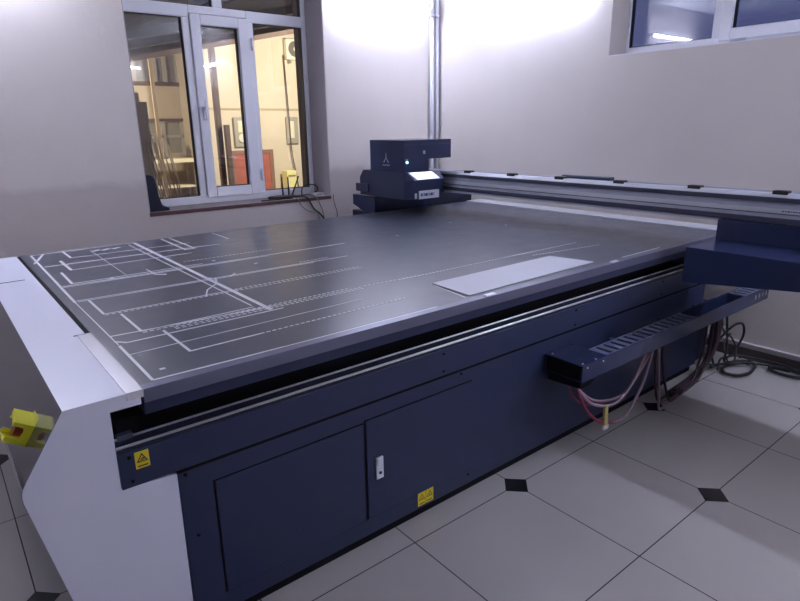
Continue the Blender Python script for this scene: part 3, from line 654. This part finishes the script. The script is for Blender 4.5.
# ------------------------------------------------------------------ the yard outside the tall window
struct(MB().box(-4, 14, 4.95, 17, -.12, -.02).build('ground_yard', M_['concrete']))
fa = thing('building', 'yellow plastered building across the yard', 'building', (7.5, 13.5, 0))
MB().box(5.28, 12, 13.5, 13.8, -.02, 5.2).build('facade', M_['plaster'], fa)
MB().box(5.28, 12, 13.47, 13.5, 1.96, 2.0).build('ledge', M_['plasterd'], fa)
dr = MB().box(5.76, 5.86, 13.47, 13.5, -.02, 1.05).box(6.77, 6.87, 13.47, 13.5, -.02, 1.05).box(5.86, 6.77, 13.47, 13.5, .96, 1.05).build('doorway_frame', M_['frame'], fa)
MB().box(5.86, 6.77, 13.485, 13.5, -.02, .96).build('red_curtain', M_['redw'], dr)
ad2 = thing('annex', 'ochre annex with glazed upper floor behind the wooden posts', 'building', (4.2, 15, 0))
MB().box(1.0, 5.6, 15.0, 15.3, -.02, 1.0).box(1.0, 5.6, 15.0, 15.3, 1.78, 2.56).box(1.0, 5.6, 15.0, 15.3, 3.4, 5.2).build('annex_wall', M_['plasterd'], ad2)
MB().box(5.28, 5.6, 13.8, 15.0, -.02, 5.2).build('return_wall', M_['plasterd'], ad2)
MB().box(1.0, 5.28, 14.93, 15.0, 2.53, 2.62).box(1.0, 5.28, 14.93, 15.0, 1.74, 1.80).build('annex_beam', M_['wood'], ad2)
MB().box(1.0, 5.28, 15.05, 15.08, 2.56, 3.4).build('upper_glazing', M_['fglassb'], ad2)
MB().box(1.0, 5.28, 15.05, 15.08, 1.0, 1.78).build('lower_glazing', M_['fglass'], ad2)
mu = MB()
for x in (4.25, 4.72, 4.95, 5.25): mu.box(x, x+.09, 14.99, 15.05, 2.56, 3.4)
for x in (4.2, 4.75, 5.22): mu.box(x, x+.10, 14.99, 15.05, 1.0, 1.78)
mu.box(1.0, 5.28, 14.99, 15.05, 1.36, 1.42)
mu.build('mullion', M_['grey'], ad2)
# canopy roof
def rz(x): return 2.82+.215*(x-3.4)
cn = thing('canopy_roof', 'dark corrugated sheet canopy over the yard, seen from below', 'roof', (5, 9, 2.6))
rf = MB(); n = 72
xs = [.5+9.0*k/n for k in range(n+1)]
for a, b, k in zip(xs, xs[1:], range(n)):
    o0, o1 = (.03 if k % 2 else 0), (0 if k % 2 else .03)
    rf.hexa([(a, 5.6, rz(a)+o0), (b, 5.6, rz(b)+o1), (b, 13.45, rz(b)+o1), (a, 13.45, rz(a)+o0), (a, 5.6, rz(a)+o0+.02), (b, 5.6, rz(b)+o1+.02), (b, 13.45, rz(b)+o1+.02), (a, 13.45, rz(a)+o0+.02)])
rf.build('roof_sheet', M_['roof'], cn)
for y in (6.6, 8.2, 10.0, 11.95):
    MB().hexa([(.5, y, rz(.5)-.09), (9.5, y, rz(9.5)-.09), (9.5, y+.07, rz(9.5)-.09), (.5, y+.07, rz(.5)-.09), (.5, y, rz(.5)), (9.5, y, rz(9.5)), (9.5, y+.07, rz(9.5)), (.5, y+.07, rz(.5))]).build('rafter', M_['wood'], cn)
for (x, y, r, z1, lab) in ((3.745, 12, .032, rz(3.745)-.09, 'pale tall wooden post standing behind the left window pane'), (4.945, 12, .055, rz(4.945)-.09, 'dark tall wooden post seen through the middle window pane'),
                     (5.06, 11.88, .05, 1.62, 'short dark wooden post beside the taller one, middle window pane'), (3.065, 5.3, .042, rz(3.11)-.03, 'dark post close outside the right edge of the tall window')):
    tag(MB().box(x-r, x+r, y-r, y+r, -.02, z1).build('post', M_['woodl'] if x == 3.745 else M_['woodm'] if y < 6 else M_['wood'], bevel=.01), lab, 'post', 'posts in the yard')
# AC unit
ac = thing('air_conditioner', 'cream outdoor air conditioner unit on the yellow facade', 'air conditioner', (7.75, 13.3, 3.14))
MB().box(7.33, 8.10, 13.32, 13.46, 3.10, 3.56).build('casing', M_['acw'], ac, bevel=.015)
MB().cyl((7.555, 13.322, 3.335), (7.555, 13.305, 3.335), .175, 28).build('fan_grille', M_['acd'], ac)
MB().cyl((7.555, 13.304, 3.335), (7.555, 13.295, 3.335), .05, 16).build('fan_hub', M_['acw'], ac)
for x in (7.42, 8.02): MB().box(x, x+.04, 13.33, 13.465, 3.02, 3.10).build('wall_bracket', M_['grey'], ac)
pp = tag(MB().tube([(7.30, 13.44, 3.2), (7.31, 13.44, 3.0), (7.33, 13.41, 1.8), (7.35, 13.41, 1.0), (7.45, 13.43, .4), (7.5, 13.44, 0)], .014).build('drain_hose', M_['wood']), 'thin dark hose running down from the outdoor air conditioner', 'hose')
mb_ = thing('meter_box', 'grey meter box with a white dial above the red doorway', 'box', (6.06, 13.4, 1.13))
MB().box(5.91, 6.24, 13.43, 13.468, 1.13, 1.80).build('box_case', M_['grey'], mb_, bevel=.01)
MB().box(6.0, 6.13, 13.42, 13.43, 1.46, 1.72).build('window_panel', M_['cream'], mb_)
MB().cyl((6.09, 13.43, 1.33), (6.09, 13.40, 1.33), .10, 24).build('dial', M_['acw'], mb_)
jb = thing('junction_box', 'grey box with a pale panel on the facade below the air conditioner', 'box', (7.42, 13.4, 1.17))
MB().box(7.26, 7.58, 13.43, 13.468, 1.17, 1.80).build('box_case', M_['grey'], jb, bevel=.01)
MB().box(7.34, 7.46, 13.42, 13.43, 1.30, 1.70).build('box_door', M_['cream'], jb)
yb = thing('crate', 'pale yellow crate standing on end against the facade', 'crate', (7.15, 13.25, -.02))
MB().box(7.02, 7.28, 13.12, 13.38, -.02, .54).build('crate_body', M_['yboxm'], yb, bevel=.01)
MB().box(7.05, 7.25, 13.11, 13.12, .40, .44).build('crate_slot', M_['woodl'], yb)
# workbench, machine and cabinet outside the left pane
wb = thing('workbench', 'pale topped workbench in front of the annex windows', 'workbench', (4.6, 14.3, 0))
MB().box(3.6, 5.2, 13.9, 14.6, .82, .90).build('bench_top', M_['cream'], wb)
for x in (3.66, 5.08):
    for y in (13.96, 14.50): MB().box(x, x+.06, y, y+.06, -.02, .82).build('leg', M_['grey'], wb)
MB().box(3.72, 5.08, 14.0, 14.5, .25, .29).build('lower_shelf', M_['cream'], wb)
mc = thing('bench_machine', 'dark curved machine standing on the pale workbench', 'machine', (4.3, 14.25, .90))
MB().box(4.05, 4.55, 14.1, 14.4, .90, .96).build('machine_base', M_['acd'], mc, bevel=.01)
MB().tube([(4.15, 14.25, .95), (4.15, 14.25, 1.30), (4.28, 14.25, 1.46), (4.42, 14.25, 1.36), (4.46, 14.25, 1.15)], .05).build('machine_arm', M_['acd'], mc)
MB().box(4.10, 4.26, 14.2, 14.3, 1.0, 1.35).build('machine_body', M_['acw'], mc, bevel=.02)
dc = thing('board_stack', 'dark brown upright stack of boards outside the left pane', 'boards', (2.75, 10.6, 0))
for k, (x0, x1, z1) in enumerate(((2.45, 2.95, 2.28), (2.55, 3.06, 2.13), (2.65, 3.15, 1.98))):
    MB().box(x0, x1, 10.5+.07*(2-k), 10.55+.07*(2-k), -.02, z1).build('board', M_['woodm'], dc, bevel=.008)
random.seed(5)
for k in range(10):
    xb = 3.16+.035*k; xt = xb-.16+.010*k
    tag(MB().cyl((xb+.05, 10.25+.02*(k % 3), -.02), (xt, 10.46, 1.05+random.uniform(-.15, .45)), .011, 8).build('stick', M_['woodl']),
        'pale wooden stick in the bundle leaning on the dark boards', 'stick', 'sticks leaning outside the window')

# ------------------------------------------------------------------ lights outside (yard lamps), night sky
def lamp(name, loc, power, col, r=.08):
    l = bpy.data.lights.new(name, 'POINT'); l.energy = power; l.color = col; l.shadow_soft_size = r
    o = bpy.data.objects.new(name, l); COL.objects.link(o); o.location = loc
    return o
lamp('yard_lamp', (6.9, 10.2, 2.9), 165, (1, .88, .68))
lamp('annex_lamp', (2.0, 12.9, 2.3), 85, (1, .84, .60))

w = bpy.data.worlds.new('night'); SC.world = w; w.use_nodes = True
bgn = w.node_tree.nodes['Background']; bgn.inputs['Color'].default_value = (.016, .018, .045, 1); bgn.inputs['Strength'].default_value = 1.0

# ------------------------------------------------------------------ camera
cam = bpy.data.cameras.new('camera'); co = bpy.data.objects.new('camera', cam); COL.objects.link(co)
yaw, pit, rol = 0.897127982, 0.286426465, 0.0153198086
fwd = Vector((math.cos(pit)*math.cos(yaw), math.cos(pit)*math.sin(yaw), -math.sin(pit)))
right = Vector((math.sin(yaw), -math.cos(yaw), 0)); down = fwd.cross(right)
r2 = right*math.cos(rol)+down*math.sin(rol); d2 = -right*math.sin(rol)+down*math.cos(rol)
mw = Matrix((( r2.x, -d2.x, -fwd.x), (r2.y, -d2.y, -fwd.y), (r2.z, -d2.z, -fwd.z))).to_4x4()
mw.translation = Vector((0, 0, 1.525)); co.matrix_world = mw
cam.sensor_width = 36; cam.lens = 589.07*36/800; cam.clip_start = .02
SC.camera = co
SC.view_settings.view_transform = 'Standard'; SC.view_settings.look = 'None'; SC.view_settings.gamma = 1
SC.view_settings.use_curve_mapping = False
SC.view_settings.exposure = 2.3
SC.cycles.max_bounces = 8; SC.cycles.transparent_max_bounces = 12
SC.cycles.sample_clamp_indirect = 6
SC.cycles.use_denoising = True
for o in SC.objects:
    if '_w' in o: del o['_w']
